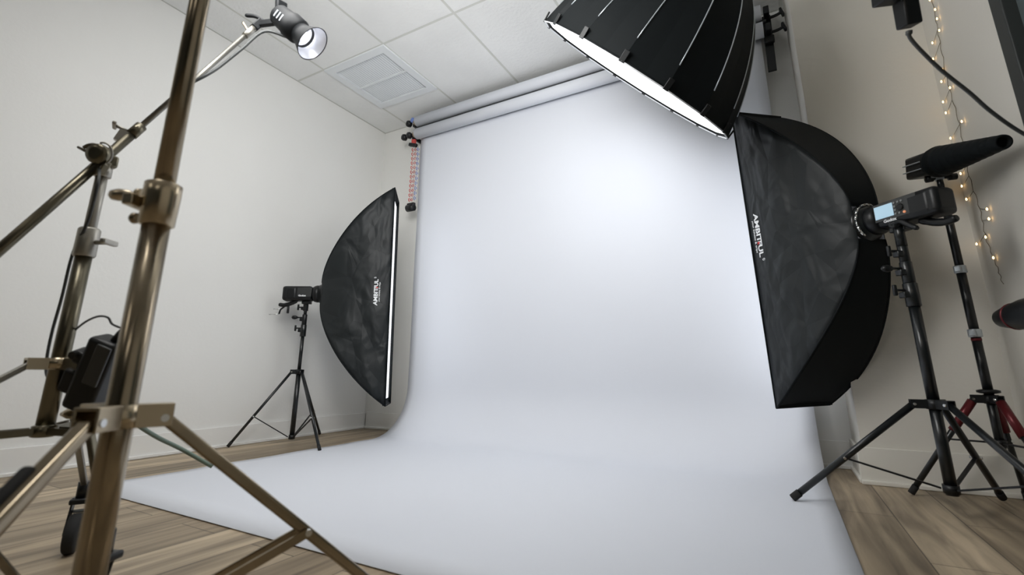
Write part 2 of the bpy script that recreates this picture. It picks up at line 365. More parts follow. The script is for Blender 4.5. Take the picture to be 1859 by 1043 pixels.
# ------------------------------------------------------------------ strip softboxes
def strip_box(cen,az,tilt,roll_,w,h,d,side,name,label,tdir,tv,tt,LS=1):
    cen=V(cen); n=V((-math.sin(az)*math.cos(tilt),math.cos(az)*math.cos(tilt),math.sin(tilt)))
    s=n.cross(V((0,0,1))).normalized(); u=s.cross(n)
    s,u=s*math.cos(roll_)+u*math.sin(roll_),u*math.cos(roll_)-s*math.sin(roll_)
    hub=.135
    def lat(t): return .5*(math.sqrt(max(0,1-t*t))+1-t)
    def Wd(t): return hub+(w-hub)*lat(t)+.085*math.sin(PI*min(1,t))
    def Hd(t): return hub+(h-hub)*lat(t)
    def cn(sx,sz,t): return cen-n*(d*t)+s*(sx*Wd(t)/2)+u*(sz*Hd(t)/2)
    t=thing(name,cen-n*d,label,'softbox')
    NU=26
    def tp(i): return math.sin(i*PI/2)
    # four fabric panels
    def panel(fn,nm,mt):
        m=MB(); m.grid(fn,NU,20); return m.build(nm,mt,t,t,solid=.002)
    def sidep(sg):
        nn=s*sg
        def f(a,v):
            q=tp(a); p=cn(sg,-1,q).lerp(cn(sg,1,q),v); sag=.018*(1-(2*v-1)**2)*math.sin(PI*min(1,q*.95+.05))
            return p-nn*sag
        return f
    near=sidep(side)
    panel(near,'side_panel','fabric'); panel(sidep(-side),'side_panel','fabric')
    for sg in (-1,1):
        def f(a,v,sg=sg):
            q=tp(a); p=cn(-1,sg,q).lerp(cn(1,sg,q),v); return p-u*(sg*.006*(1-(2*v-1)**2)*lat(q))
        panel(f,'top_panel' if sg>0 else 'bottom_panel','fabric2')
    # piping along the four ribs
    for sx in (-1,1):
        for sz in (-1,1):
            MB().tube([cn(sx,sz,tp(i/24)) for i in range(25)],.0035,8).build('rib','fabric2',t,t)
    # front lip
    lipd=.018
    m=MB(); c4=[cn(-1,-1,0),cn(1,-1,0),cn(1,1,0),cn(-1,1,0)]
    for a,b in zip(c4,c4[1:]+c4[:1]):
        m.tube([a,b],.0035,8)
    m.build('front_binding','fabric2',t,t)
    m=MB()
    dw,dh=w-.006,h-.075
    m.box(cen-n*lipd,(dw,dh,.003),s,u); m.build('diffuser','diff',t,t,label='white diffuser cloth')
    for sg in (-1,1): MB().box(cen-n*(lipd-.002)+u*(sg*(h/2-.02)),(w-.006,.038,.004),s,u).build('velcro_strip','fabric2',t,t)
    # speed ring
    hc=cen-n*d
    MB().lathe(hc+n*.02,-n,[(0,.070),(0,.078),(.02,.078),(.022,.070),(.045,.062),(.045,.052)],32).build('speed_ring','blackmetal',t,t)
    # printed name on the side facing the camera
    def surf(along,across):   # along the box height (tdir), across into depth
        v=tv+tdir*along*LS/h; q=tt+across*LS/d
        p=cn(side,-1,q).lerp(cn(side,1,q),v); sag=.018*(1-(2*v-1)**2)*math.sin(PI*min(1,q*.95+.05))
        return p-s*(side*sag)+s*(side*.0035)
    text_on('AMBIT UL',.05,lambda a,b:surf(a,b),'printed_name','white',t,t,off=.0016,length=.232,hscale=.82)
    text_on('F',.05,lambda a,b:surf(a+.149,b),'printed_letter','white',t,t,off=.0016,length=.020,hscale=.82)
    m=MB(); q=[surf(.152,.000),surf(.166,-.001),surf(.160,.015),surf(.152,.015)]
    q=[p+s*(side*.0012) for p in q]; vs=[m.b.verts.new(p) for p in q]; m.b.faces.new(vs); m.build('red_mark','redp',t,t,label='red mark in the printed name')
    text_on('\u00ae',.022,lambda a,b:surf(a+.242,b+.016),'registered_mark','white',t,t,off=.0008,length=.012)
    text_on('your lighting & grips',.017,lambda a,b:surf(a+.036,b-.018),'printed_tagline','white',t,t,off=.0003,length=.168)
    return t,hc,n,s,u
LB=strip_box((-2.38,2.507,.994),-.922,.02,.004,.313,1.505,.473,1,'strip_softbox','tall narrow black strip softbox left of the backdrop by the left wall',1,.425,.175,.86)
RB=strip_box((.045,2.665,1.060),.735,.006,.038,.300,1.50,.485,-1,'strip_softbox','tall narrow black strip softbox right of the backdrop, seen from its back',-1,.62,.10)

# ------------------------------------------------------------------ strobe heads
def strobe(hc,n,side,label,length,screen,P,top):
    """body behind the ring, -n is backwards; side: +1/-1 which lateral face looks at the camera"""
    s=n.cross(V((0,0,1))).normalized(); u=s.cross(n); b=-n
    t=thing('studio_strobe',hc+b*(length/2)-u*.06,label,'flash head')
    MB().lathe(hc+b*.02,b,[(0,.050),(0,.058),(.022,.060),(.036,.056),(.048,.048)],28).build('front_collar','black',t,t)
    m=MB(); m.box(hc+b*(.075+(length-.075)/2),(length-.06,.098,.100),b,s,bev=.018,seg=3); m.build('body','black',t,t)
    m=MB(); m.box(hc+b*(length*.80),(length*.30,.104,.088),b,s,bev=.016,seg=3); m.build('battery','black',t,t)
    f=s*side
    if screen:
        m=MB(); m.box(hc+b*(length*.525)+f*.0495+u*.008,(length*.56,.070,.004),b,u,bev=.0015); m.build('control_panel','panel',t,t)
        p=t.children[-1]
        MB().box(hc+b*(length*.385)+f*.0525+u*.008,(length*.25,.050,.003),b,u,bev=.001).build('screen','lcd',p,t,label='lit pale blue screen')
        for i,(a,c_) in enumerate([(.535,.026),(.535,.012),(.535,-.002),(.535,-.016),(.585,.026),(.63,.026),(.585,-.016)]):
            MB().lathe(hc+b*(length*a)+f*.051+u*(c_+.002),f,[(0,.0042),(.003,.0042),(.004,.003)],12).build('button','btn',p,t)
        MB().lathe(hc+b*(length*.60)+f*.051+u*.006,f,[(0,.013),(.004,.013),(.007,.010)],24).build('dial','black',p,t)
        MB().lathe(hc+b*(length*.645)+f*.051+u*(-.016),f,[(0,.005),(.003,.005),(.004,.003)],12).build('button','orange',p,t,label='orange button')
    else:
        m=MB(); m.box(hc+b*(length*.45)+f*.0495+u*.004,(length*.36,.06,.004),b,u,bev=.0015); m.build('control_panel','panel',t,t)
    d=b if (b.cross(u)).dot(f)>0 else n
    st=hc+b*(length*.36)+f*.0525-u*.036 if screen else hc+b*(length*.40)+f*.0525-u*.024
    if d==n: st=st+b*.05
    else: pass
    text_on('Godox',.016,lambda a,c_:st+d*a+u*c_,'printed_name','white',t,t,off=.0006,length=.05)
    # rear handle
    m=MB(); e=hc+b*(length*.70)-u*.048
    m.tube(smoothpath([e,e+b*.035-u*.020,e+b*.075-u*.030,e+b*.11-u*.026]),[.016]*3+[.014]*8+[.013]*7+[.010],12); m.build('handle','black',t,t)
    # tilt bracket down to the post top
    T=V(top); m=MB(); q=hc+b*(length*.42)-u*.048
    m.box((q+V((0,0,-.012))),(.06,.04,.022),b,s,bev=.004)
    m.cyl(T+V((0,0,-.06)),T+V((0,0,.035)),.017,18); m.bar(T+V((0,0,.02)),q,.024,.03,bev=.004,upv=s)
    m.lathe((T+V((0,0,.025)))-s*.03,s,[(0,.010),(.002,.016),(.058,.016),(.06,.010)],18)
    m.build('tilt_bracket','blackmetal',t,t)
    m=MB(); a=T+V((0,0,.025))+f*.026; lv=b
    m.tube(smoothpath([a,a+lv*.03+V((0,0,.002)),a+lv*.055-V((0,0,.018)),a+lv*.085-V((0,0,.042))]),[.009]*18+[.006],10); m.build('tilt_lever','black',t,t)
    return t

# ------------------------------------------------------------------ light stands
def stand(name,P,label,mt,mt2,r,zc,zb,sections,legs,leg_r=.011,leg_flat=False,brace_at=.55,foot='rubber',knobdir=(-1,0,0),off=.035,zfoot=.012,legmat=None,zlow=None,knob='black',double=False,castor=False):
    """sections: list of (z0,z1,radius,material,collar?) up the post"""
    P=V((P[0],P[1],0)); t=thing(name,P,label,'light stand','light stands around the backdrop')
    kd=V(knobdir).normalized(); legmat=legmat or mt
    m=MB(); m.cyl(P+V((0,0,zb)),P+V((0,0,sections[0][0])),r,24); m.build('post',mt,t,t)
    for (a,b,rr,mm,kind) in sections:
        if kind=='tube': MB().cyl(P+V((0,0,a)),P+V((0,0,b)),rr,22).build('tube',mm,t,t)
        else:
            m=MB(); m.lathe(P+V((0,0,a)),(0,0,1),[(0,rr*.9),(.002,rr),(b-a-.002,rr),(b-a,rr*.9)],24)
            m.box(P+V((0,0,(a+b)/2))+kd*(rr+.004),(.02,.022,min(.03,(b-a)*.7)),kd,(0,0,1),bev=.003)
            c=m.build('collar',mm,t,t)
            if kind!='plain':
                q=P+V((0,0,(a+b)/2+ (b-a)*.2)); k=kd
                m=MB(); m.cyl(q+k*rr,q+k*(rr+.03),.0045,10)
                if kind=='paddle':
                    m.lathe(q+k*(rr+.028),k,[(0,.004),(.008,.010),(.020,.0135),(.034,.012),(.042,.004)],16)
                else:
                    y=V((0,0,1)); m.box(q+k*(rr+.034),(.012,.012,.040),k,(0,1,.0),bev=.003)
                m.build('knob',knob,c,t)
    # spider and legs
    m=MB(); m.cyl(P+V((0,0,zc-.016)),P+V((0,0,zc+.016)),r*1.35,24)
    for (az,R,zf) in legs:
        a=V((math.cos(az),math.sin(az),0)); sd=V((-a.y,a.x,0))
        for s_ in (-1,1): m.box(P+V((0,0,zc))+a*(off*.62)+sd*(s_*leg_r*1.05),(off*1.15,.004,.028),a,sd)
        m.box(P+V((0,0,zc+.013))+a*(off*.62),(off*1.15,leg_r*2.2,.004),a,sd)
    m.build('spider',mt2,t,t)
    zl=zlow if zlow is not None else zb+.02
    m=MB(); m.cyl(P+V((0,0,zl-.014)),P+V((0,0,zl+.012)),r*1.3,24); low=m.build('lower_collar',mt2,t,t)
    for (az,R,zf) in legs:
        a=V((math.cos(az),math.sin(az),0)); sd=V((-a.y,a.x,0))
        A=P+a*off+V((0,0,zc)); F=P+a*R+V((0,0,zf+zfoot)); 
        m=MB()
        if leg_flat: m.bar(A,F,leg_r*2,leg_r*1.6,bev=.003)
        else: m.cyl(A,F,leg_r,16)
        lg=m.build('leg',legmat,t,t)
        J=A.lerp(F,brace_at)
        for Q_ in (A,J): MB().cyl(Q_-sd*(leg_r*1.55),Q_+sd*(leg_r*1.55),.0045,10).build('rivet','chrome',lg,t,label='small bright rivet')
        if foot:
            d=(F-A).normalized(); m=MB(); m.cyl(F-d*.03,F+d*.004,leg_r*1.18,14); m.build('rubber_foot','rubber',lg,t)
        K=P+a*(r*1.5)+V((0,0,zl))
        m=MB()
        if double:
            for s_ in (-1,1): m.bar(K+sd*(s_*leg_r*1.25),J+sd*(s_*leg_r*1.25),.003,.013,upv=(0,0,1))
        else: m.bar(K,J,leg_r*1.1,.006,bev=.001)
        m.build('brace',mt2,t,t)
    return t
rad=math.radians
# left strip box stand
LP=(-2.85,2.16)
def azr(P,Q): return math.atan2(Q[1]-P[1],Q[0]-P[0]),math.hypot(Q[0]-P[0],Q[1]-P[1])
legsL=[(*azr(LP,q),0) for q in ((-3.04,1.86),(-2.45,2.055),(-3.05,2.545))]
stand('light_stand',LP,'black folding light stand under the left strip softbox','blackmetal','black',.0155,.455,.03,
  [(.47,.70,.0115,'blackmetal','tube'),(.69,.77,.019,'blackmetal','tee'),(.77,.84,.016,'black','paddle'),(.84,.93,.0105,'blackmetal','tube'),(.865,.90,.0155,'black','tee')],
  legsL,leg_r=.0085,brace_at=.62,knobdir=(-.8,-.6,0),off=.045,zlow=.045)
TL=V((LP[0],LP[1],.925))
strobe(LB[1],LB[2],1,'black flash head behind the left strip softbox',.255,False,LP,TL)
# hanging clamps at the rear of the left flash head
t=thing('spring_clamp',(-2.93,2.10,.86),'small black spring clamps hanging below the left flash head','clamp')
q=LB[1]-LB[2]*.19+V((0,0,-.050))
m=MB(); m.tube([q,q+V((-.02,-.015,-.02)),q+V((-.05,-.03,-.035)),q+V((-.075,-.045,-.06)),q+V((-.078,-.05,-.09))],.006,8)
m.cyl(q+V((-.03,-.02,-.02)),q+V((-.02,-.025,-.085)),.008,8); m.build('clamp_jaw','black',t,t)
m=MB(); m.cyl(q+V((-.07,-.045,-.058)),q+V((-.115,-.07,-.056)),.003,8); m.cyl(q+V((-.076,-.05,-.092)),q+V((-.135,-.085,-.094)),.003,8); m.build('clamp_pin','chrome',t,t)

# right strip box stand (near)
RP=(.441,2.199)
legsR=[(*azr(RP,q),0) for q in ((-.022,2.196),(.665,2.600),(.682,1.80))]
stand('light_stand',RP,'black light stand under the right strip softbox, one foot resting on the paper','blackmetal','black',.0175,.362,.075,
  [(.378,.70,.0175,'blackmetal','tube'),(.70,.785,.0225,'blackmetal','tee'),(.785,.865,.0195,'blackmetal','paddle'),(.865,.925,.0165,'blackmetal','tee'),(.925,.985,.0135,'black','tube')],
  legsR,leg_r=.0115,brace_at=.56,knobdir=(-.9,-.44,0),off=.055,zlow=.095,zfoot=.014)
strobe(RB[1],RB[2],-1,'black flash head with a lit blue screen behind the right strip softbox',.285,True,RP,V((RP[0],RP[1],.985)))
# silver clips on the ring rim of the right box
t=thing('ring_clip',RB[1],'bright metal rim clip beside the right flash head','clip')
s_=RB[3]; hc=RB[1]; b=-RB[2]
m=MB(); 
for k in range(9):
    a0=PI*(.62+.105*k); a1=a0+.30
    p0=hc+b*.012-s_*(.074*math.cos(a0-PI/2-1.3))+RB[4]*(.074*math.sin(a0-PI/2-1.3)); p1=hc+b*.012-s_*(.074*math.cos(a1-PI/2-1.3))+RB[4]*(.074*math.sin(a1-PI/2-1.3))
    m.tube([p0,p1],[.005,.002 if k%3==2 else .006],8)
m.build('clip_band','chrome',t,t)

# red and black tripod stand against the right wall with snoot lamp
SPt=(.66,2.47)
legsS=[(*azr(SPt,q),0) for q in ((.385,2.53),(.735,2.21),(.735,2.60))]
t=stand('light_stand',SPt,'black stand with red leg sleeves in the corner by the string lights','blackmetal','black',.014,.372,.20,
  [(.385,.60,.0150,'blackmetal','tube'),(.60,.63,.021,'silver','plain'),(.63,.85,.0150,'blackmetal','tube'),(.85,.88,.020,'silver','plain'),(.88,1.15,.0140,'blackmetal','tube'),(1.13,1.205,.0195,'silver','plain'),(1.205,1.26,.011,'blackmetal','tube')],
  legsS,leg_r=.010,brace_at=.42,knobdir=(-.5,-.86,0),off=.045,zlow=.22)
for (az,R,zf) in legsS:
    a=V((math.cos(az),math.sin(az),0)); A=V((SPt[0],SPt[1],.372))+a*.045; F=V((SPt[0],SPt[1],.012))+a*R
    MB().cyl(A.lerp(F,.02),A.lerp(F,.33),.0145,14).build('leg_sleeve','redm',t,t,label='red anodised sleeve')
MB().lathe((SPt[0],SPt[1],.586),(0,0,1),[(0,.015),(.001,.016),(.009,.016),(.010,.015)],18).build('red_band','redm',t,t,label='red band')
m=MB(); m.lathe((SPt[0],SPt[1],.392),(0,0,1),[(0,.02),(.004,.034),(.012,.034),(.016,.02)],22); m.build('spider_cap','black',t,t)
# snoot lamp
A=V((.612,2.545,1.335)); T=V((.722,2.03,1.195+.012)); ax=(T-A).normalized(); sd=ax.cross(V((0,0,1))).normalized(); uu=sd.cross(ax); ln=(T-A).length
t=thing('snoot_lamp',(SPt[0],SPt[1],1.26),'black lamp head with a long tapering snoot on the corner stand','lamp')
m=MB(); m.box(A+ax*.085,(.17,.085,.095),ax,sd,bev=.010); m.build('body','black',t,t)
for k in (-.018,.012): MB().box(A+ax*.08-sd*.0435+uu*k,(.15,.004,.02),ax,uu,bev=.001).build('side_vent','silver',t,t,label='blue-grey glossy strip')
for k in (-.018,.012): MB().box(A+ax*.08+sd*.0435+uu*k,(.15,.004,.02),ax,uu,bev=.001).build('side_vent','silver',t,t)
pf_=[(.165,.04),(.165,.062),(.185,.064),(.20,.056)]
k=0
while .20+k*.038<ln-.02:
    h0=.20+k*.038; fr=(h0-.2)/(ln-.2); r0=.060*(1-fr)+.024*fr; pf_+= [(h0,r0),(h0+.030,r0-.002),(h0+.034,r0-.004)]; k+=1
pf_+=[(ln,.024),(ln,.019),(ln-.02,.018)]
MB().lathe(A,ax,pf_,28).build('snoot','fabric2',t,t)
m=MB(); top=V((SPt[0],SPt[1],1.255)); q=A+ax*.13-uu*.045
m.bar(top-V((0,0,.01)),top+V((0,0,.03)),.022,.026,upv=(1,0,0)); m.box(top+V((0,0,.03)),(.03,.03,.03),bev=.005); m.bar(top+V((0,0,.03)),q-uu*.0,.03,.022,bev=.003,upv=(1,0,0))
m.build('tilt_bracket','silver',t,t)
m=MB(); m.lathe(top-sd*.06,sd,[(0,.006),(.002,.014),(.028,.014),(.03,.006),(.08,.006),(.082,.014),(.105,.016),(.108,.006)],16); m.build('knob','black',t,t)

# light at the far right edge
t=thing('bag_light',(.69,2.17,.52),'black lamp head with a red ring, cut by the right edge of the photo','lamp')
A=V((.64,2.16,.640)); D=V((.10,-.30,.010)).normalized()
MB().lathe(A,D,[(0,.004),(.004,.016),(.02,.028),(.06,.038),(.12,.048),(.22,.052),(.30,.052)],24).build('body','black',t,t)
MB().lathe(A+D*.07,D,[(0,.0405),(.002,.0425),(.006,.0430),(.008,.041)],24).build('ring','redm',t,t,label='red ring')
m=MB(); m.box(A+D*.16+V((0,0,-.055)),(.07,.04,.035),bev=.006); m.box(A+D*.16+V((0,0,-.09)),(.045,.05,.03),bev=.006); m.build('bracket','black',t,t)
bp_=A+D*.16; 
stand('light_stand',(bp_.x,bp_.y),'black stand mostly outside the right edge of the photo','blackmetal','black',.014,.36,.05,
  [(.37,.545,.014,'blackmetal','tube')],[(*azr((bp_.x,bp_.y),q),0) for q in ((.62,1.80),(.74,1.82),(.75,2.10))],leg_r=.009,off=.03,knobdir=(0,-1,0))

# ------------------------------------------------------------------ string lights on the right wall
leds=[(2.498,2.107),(2.468,2.033),(2.473,1.988),(2.48,1.933),(2.586,1.941),(2.623,1.88),(2.547,1.778),(2.591,1.742),(2.516,1.668),(2.628,1.659),(2.627,1.603),(2.483,1.489),(2.643,1.485),(2.626,1.308),(2.647,1.257),(2.631,1.191),(2.453,1.092),(2.458,1.053),(2.531,.997),(2.638,.993),(2.506,.906)]
t=thing('string_lights',(.778,2.55,.9),'warm fairy lights hanging down the right wall in the corner','string lights')
spine=[(.781,2.50,2.6),(.781,2.50,2.1),(.781,2.525,1.9),(.781,2.545,1.7),(.781,2.535,1.5),(.781,2.565,1.3),(.781,2.54,1.12),(.781,2.55,1.0),(.781,2.515,.88),(.781,2.50,.80)]
m=MB(); sp=smoothpath(spine,8)
sp=[p+V((0,.008*math.sin(i*1.9),0)) for i,p in enumerate(sp)]
m.tube(sp,.0012,5)
for (y,z) in leds:
    q=min(sp,key=lambda p:abs(p.z-z-.02)); m.tube([q,V((.779,y,z))],.001,5)
m.build('wire','wire',t,t)
for (y,z) in leds:
    MB().lathe((.7745,y,z-.004),(0,0,1),[(0,.001),(.002,.0028),(.006,.0032),(.010,.002),(.012,.0005)],10).build('bulb','led',t,t)

# ------------------------------------------------------------------ deep octagonal (16 rib) softbox overhead
oc=V((-.471,2.083,1.86)); on=V((-.696,.214,-.685)).normalized(); R=.52; DEP=.60
ox=on.cross(V((0,0,1))).normalized(); oy=ox.cross(on)
t=thing('parabolic_softbox',oc,'large black deep round softbox glowing white, hanging at the top of the photo','softbox')
def olat(q): return .72*math.sqrt(max(0,1-q*q))+.28*(1-q)
def orad(q): return .07+(R-.07)*olat(q)
NS=16
def opt(k,q,sc=1.0): 
    a=2*PI*(k+.5)/NS; return oc-on*(DEP*q)+(ox*math.cos(a)+oy*math.sin(a))*(orad(q)*sc)
m=MB(); rings=[]
for i in range(25):
    q=math.sin(i/24*PI/2); ring=[]
    for k in range(NS):
        ring.append(m.b.verts.new(opt(k,q)))
        a0,a1=opt(k,q),opt(k+1,q); mid=(a0+a1)/2; cc=oc-on*(DEP*q); mid=cc+(mid-cc)*.992; ring.append(m.b.verts.new(mid))
    rings.append(ring)
n2=2*NS
for a,b in zip(rings,rings[1:]):
    for k in range(n2): f=m.b.faces.new((a[k],a[(k+1)%n2],b[(k+1)%n2],b[k])); f.smooth=False
m.build('shell','fabric2',t,t,solid=.003)
for k in range(NS):
    pts=[opt(k,math.sin(i/20*PI/2),1.006) for i in range(2,21)]
    MB().tube(pts,.0026,6).build('rib','silver',t,t,label='thin grey rib')
    a=opt(k,0,1.0); b=opt(k,.045,1.012); rd=(a-oc).normalized(); tg=on.cross(rd)
    m=MB(); m.box((a+b)/2+rd*.004,((a-b).length+.022,.024,.008),(a-b),tg,bev=.002); m.build('rim_tab','black',t,t)
m=MB(); m.skin([m.ring(opt(k,0,1.0),(opt(k,0)-oc).normalized(),on,.004,8) for k in range(NS)],True,False,True); m.build('rim','fabric2',t,t)
m=MB(); m.skin([m.ring(opt(k,0,1.010)+on*.007,(opt(k,0)-oc).normalized(),on,.003,8) for k in range(NS)],True,False,True); m.build('rim_binding','lip',t,t,label='white edge binding')
m=MB(); rings=[]
for i in range(8):
    f=i/7; rings.append([m.b.verts.new(oc-on*(.004+.02*math.cos(f*PI/2))+(opt(k,0)-oc)*(max(f,.001)*.975)) for k in range(NS)])
m.skin(rings,True,False); m.build('diffuser','octa',t,t,label='glowing white diffuser cloth')
ap=oc-on*DEP
MB().lathe(ap+on*.01,-on,[(0,.06),(0,.082),(.03,.082),(.035,.06)],24).build('speed_ring','blackmetal',t,t)
t2=thing('studio_strobe',ap-on*.1,'flash head behind the big round softbox, above the picture','flash head')
m=MB(); m.lathe(ap-on*.025,-on,[(0,.05),(.01,.055),(.05,.055),(.06,.05)],24); m.box(ap-on*.15,(.17,.1,.1),on,ox,bev=.016); m.build('body','black',t2,t2)
m=MB(); jt=ap-on*.12+V((.02,-.03,.09)); m.bar(ap-on*.12,jt,.03,.02); m.build('tilt_bracket','blackmetal',t2,t2)
# boom holding it
bs_=V((.62,1.0,0)); be=V((.62,1.0,1.72))
t=thing('boom_stand',bs_,'black boom stand outside the right edge holding the big round softbox','light stand')
MB().tube([jt,be,be+(be-jt).normalized()*.10],.0125,14).build('boom_arm','blackmetal',t,t)
m=MB(); m.cyl(bs_+V((0,0,.05)),be+V((0,0,.04)),.0165,18); m.build('post','blackmetal',t,t)
MB().box(be,(.05,.05,.06),bev=.006).build('clamp','black',t,t)
for a in (90,210,330):
    d=V((math.cos(rad(a)),math.sin(rad(a)),0)); rr=.13 if a==330 else (.5 if a==210 else .42)
    MB().cyl(bs_+d*.02+V((0,0,.5)),bs_+d*rr+V((0,0,.014)),.011,12).build('leg','blackmetal',t,t)
# hanging adapter with cable (top right)
f0=(.36-jt.x)/(be.x-jt.x); hp=jt.lerp(be,f0)
t=thing('power_adapter',(.37,1.365,1.32),'black power adapter hanging at the top edge, upper right','adapter')
c0=at(1626,-18,1.2); c1=at(1647,24,1.2)
ux=(at(1646,50,1.2)-at(1637,0,1.2)).normalized()
m=MB(); m.box(c0,(.085,.055,.06),rt*.98+up*.12,up,bev=.004); m.build('body','black',t,t)
m=MB(); m.box(c1,(.068,.040,.038),ux,rt,bev=.004); m.build('plug','black',t,t)
cp=[at(1650,56,1.2),at(1653,70,1.2),at(1680,100,1.2),at(1712,130,1.2),at(1760,168,1.2),at(1800,203,1.2),at(1859,243,1.2),at(1950,285,1.15),at(2050,300,1.12)]
MB().tube(smoothpath(cp,6),[.0072]*4+[.0045]*45,10).build('cable','cable',t,t,label='grey cable')
MB().tube([c0,hp],.006,8).build('strap','black',t,t)

# ------------------------------------------------------------------ reflector lamp on a rolling boom stand (left)
P2=V((-1.333,.427,0))
legs2=[(rad(268),.45),(rad(148.5),.45),(rad(26),.175)]
t=thing('boom_stand',P2,'rolling steel boom stand at the left, holding the small reflector lamp','light stand')
MB().cyl(P2+V((0,0,.345)),P2+V((0,0,.72)),.0155,22).build('post','dkbrass',t,t)
MB().cyl(P2+V((0,0,.72)),P2+V((0,0,.925)),.0118,22).build('tube','steel',t,t,label='bright upper tube')
m=MB(); m.lathe(P2+V((0,0,.715)),(0,0,1),[(0,.0185),(.003,.0205),(.062,.0205),(.066,.0175)],22); c=m.build('collar','steel',t,t)
kx=rt
m=MB(); q=P2+V((0,0,.748)); m.cyl(q+kx*.018,q+kx*.045,.005,10); m.box(q+kx*.050,(.012,.012,.040),kx,(0,0,1),bev=.003); m.build('knob','steel',c,t)
MB().lathe(P2+V((0,0,.905)),(0,0,1),[(0,.0135),(.002,.017),(.028,.017),(.03,.013)],20).build('clamp_base','steel',t,t)
LT=V((-1.299,.696,1.492)); CL=P2+V((0,0,.957)); bd=(LT-CL).normalized()
pA=CL-(LT-CL)*.85; 
MB().tube([pA,CL+bd*.09],.0105,16).build('boom_sleeve','dkbrass',t,t)
MB().tube([CL+bd*.08,CL+bd*.115],.0125,16).build('sleeve_collar','dkbrass',t,t)
MB().tube([CL+bd*.1,LT-bd*.03],.0066,16).build('boom_rod','legsteel',t,t)
MB().tube([LT-bd*.05,LT],.0092,16).build('rod_tip','steel',t,t)
# grip head
sdv=rt
m=MB(); gc=CL-fwd*.025
m.lathe(gc-fwd*.015+rt*.006,fwd,[(0,.012),(.002,.022),(.010,.024),(.014,.024),(.030,.020),(.034,.010)],26)
m.box(CL+V((0,0,-.012)),(.04,.04,.03),bev=.006); m.build('grip_head','dkbrass',t,t)
m=MB(); cc=gc+rt*.018+up*.002-fwd*.005
q=[cc+rt*(.021*math.cos(a))+up*(.024*math.sin(a)) for a in [rad(-70+i*11) for i in range(17)]]; m.tube(q,.0022,8); m.build('ring_handle','steel',t,t)
m=MB(); a=gc-rt*.010; m.tube([a,a-rt*.034+up*.017],[.004,.003],8); m.build('t_handle','dkbrass',t,t)
m=MB(); a=gc+up*.018; m.tube(smoothpath([a+rt*.008-up*.004,a-rt*.004+up*.004,a-rt*.020+up*.003,a-rt*.030-up*.002]),[.004]*19,8); m.build('lever','dkbrass',t,t)
m=MB(); a=gc-up*.018+rt*.004; m.bar(a,a+rt*.022-up*.004+up*.0,.016,.010); m.bar(a+rt*.02,a+rt*.004-up*.026,.014,.010,bev=.002); m.build('hinge','dkbrass',t,t)
m=MB(); q=CL+bd*.085; uq=(up-bd*up.dot(bd)).normalized(); a=q+(uq*.8-rt*.5).normalized()*.012; dd=(uq*.75-rt*.66).normalized()
m.bar(a-dd*.01-bd*.02,a+dd*.008-bd*.02,.014,.03); m.cyl(a,a+dd*.022,.004,8); m.box(a+dd*.026,(.008,.008,.030),dd,bd,bev=.002); m.build('sleeve_knob','steel',t,t)
# spider, legs, braces, castors
m=MB(); m.cyl(P2+V((0,0,.474)),P2+V((0,0,.495)),.024,20)
for az,R_ in legs2:
    d=V((math.cos(az),math.sin(az),0)); sv=V((-d.y,d.x,0)); m.box(P2+d*.03+V((0,0,.492)),(.045,.024,.005),d,sv)
    for s_ in (-1,1): m.box(P2+d*.03+sv*(s_*.011)+V((0,0,.482)),(.045,.004,.022),d,sv)
m.build('spider','brass2',t,t)
MB().lathe(P2+V((0,0,.338)),(0,0,1),[(0,.016),(.002,.021),(.022,.021),(.024,.016)],20).build('lower_collar','dkbrass',t,t)
for az,R_ in legs2:
    d=V((math.cos(az),math.sin(az),0)); sv=V((-d.y,d.x,0)); A=P2+d*.045+V((0,0,.482)); F=P2+d*R_+V((0,0,.160))
    lg=MB().bar(A,F,.0145,.012,bev=.003).build('leg','dkbrass' if az<1 else 'legsteel',t,t)
    J=A.lerp(F,.42); m=MB()
    for s_ in (-1,1): m.bar(P2+d*.02+sv*(s_*.012)+V((0,0,.35)),J+sv*(s_*.012),.003,.014)
    m.build('brace','dkbrass',t,t)
    ct=MB(); ct.cyl(F+V((0,0,-.03)),F+V((0,0,.012)),.015,14); 
    for s_ in (-1,1): ct.bar(F+V((0,0,-.03))+sv*(s_*.016),F+V((0,0,-.115))+sv*(s_*.018)-d*.02,.028,.004,upv=sv)
    ct.box(F+V((0,0,-.035)),(.05,.045,.014),d,sv,bev=.004)
    ct=ct.build('castor','black',t,t)
    MB().lathe(F+V((0,0,-.112))-d*.02-sv*.013,sv,[(0,.02),(0,.044),(.004,.048),(.022,.048),(.026,.044),(.026,.02)],26).build('wheel','rubber',ct,t)
    if R_<.2: continue
    m=MB(); m.box(F+V((0,0,-.07))+d*.02,(.05,.03,.008),d+V((0,0,-.4)),sv,bev=.003); m.build('brake_pedal','silver',ct,t)
# cord running down the stand
m=MB(); cpts=[CL+V((0,0,-.02))-rt*.012,at(178,330,1.03),at(160,400,1.04),at(132,460,1.05),at(112,540,1.06),at(95,600,1.06),at(85,650,1.05),at(85,680,1.04),at(97,694,1.03)]
m.tube(smoothpath(cpts,6),.003,8); o=rebase(m.build('hanging_cord','cable')); tag(o,'grey cord hanging down beside the left boom stand post','cord')
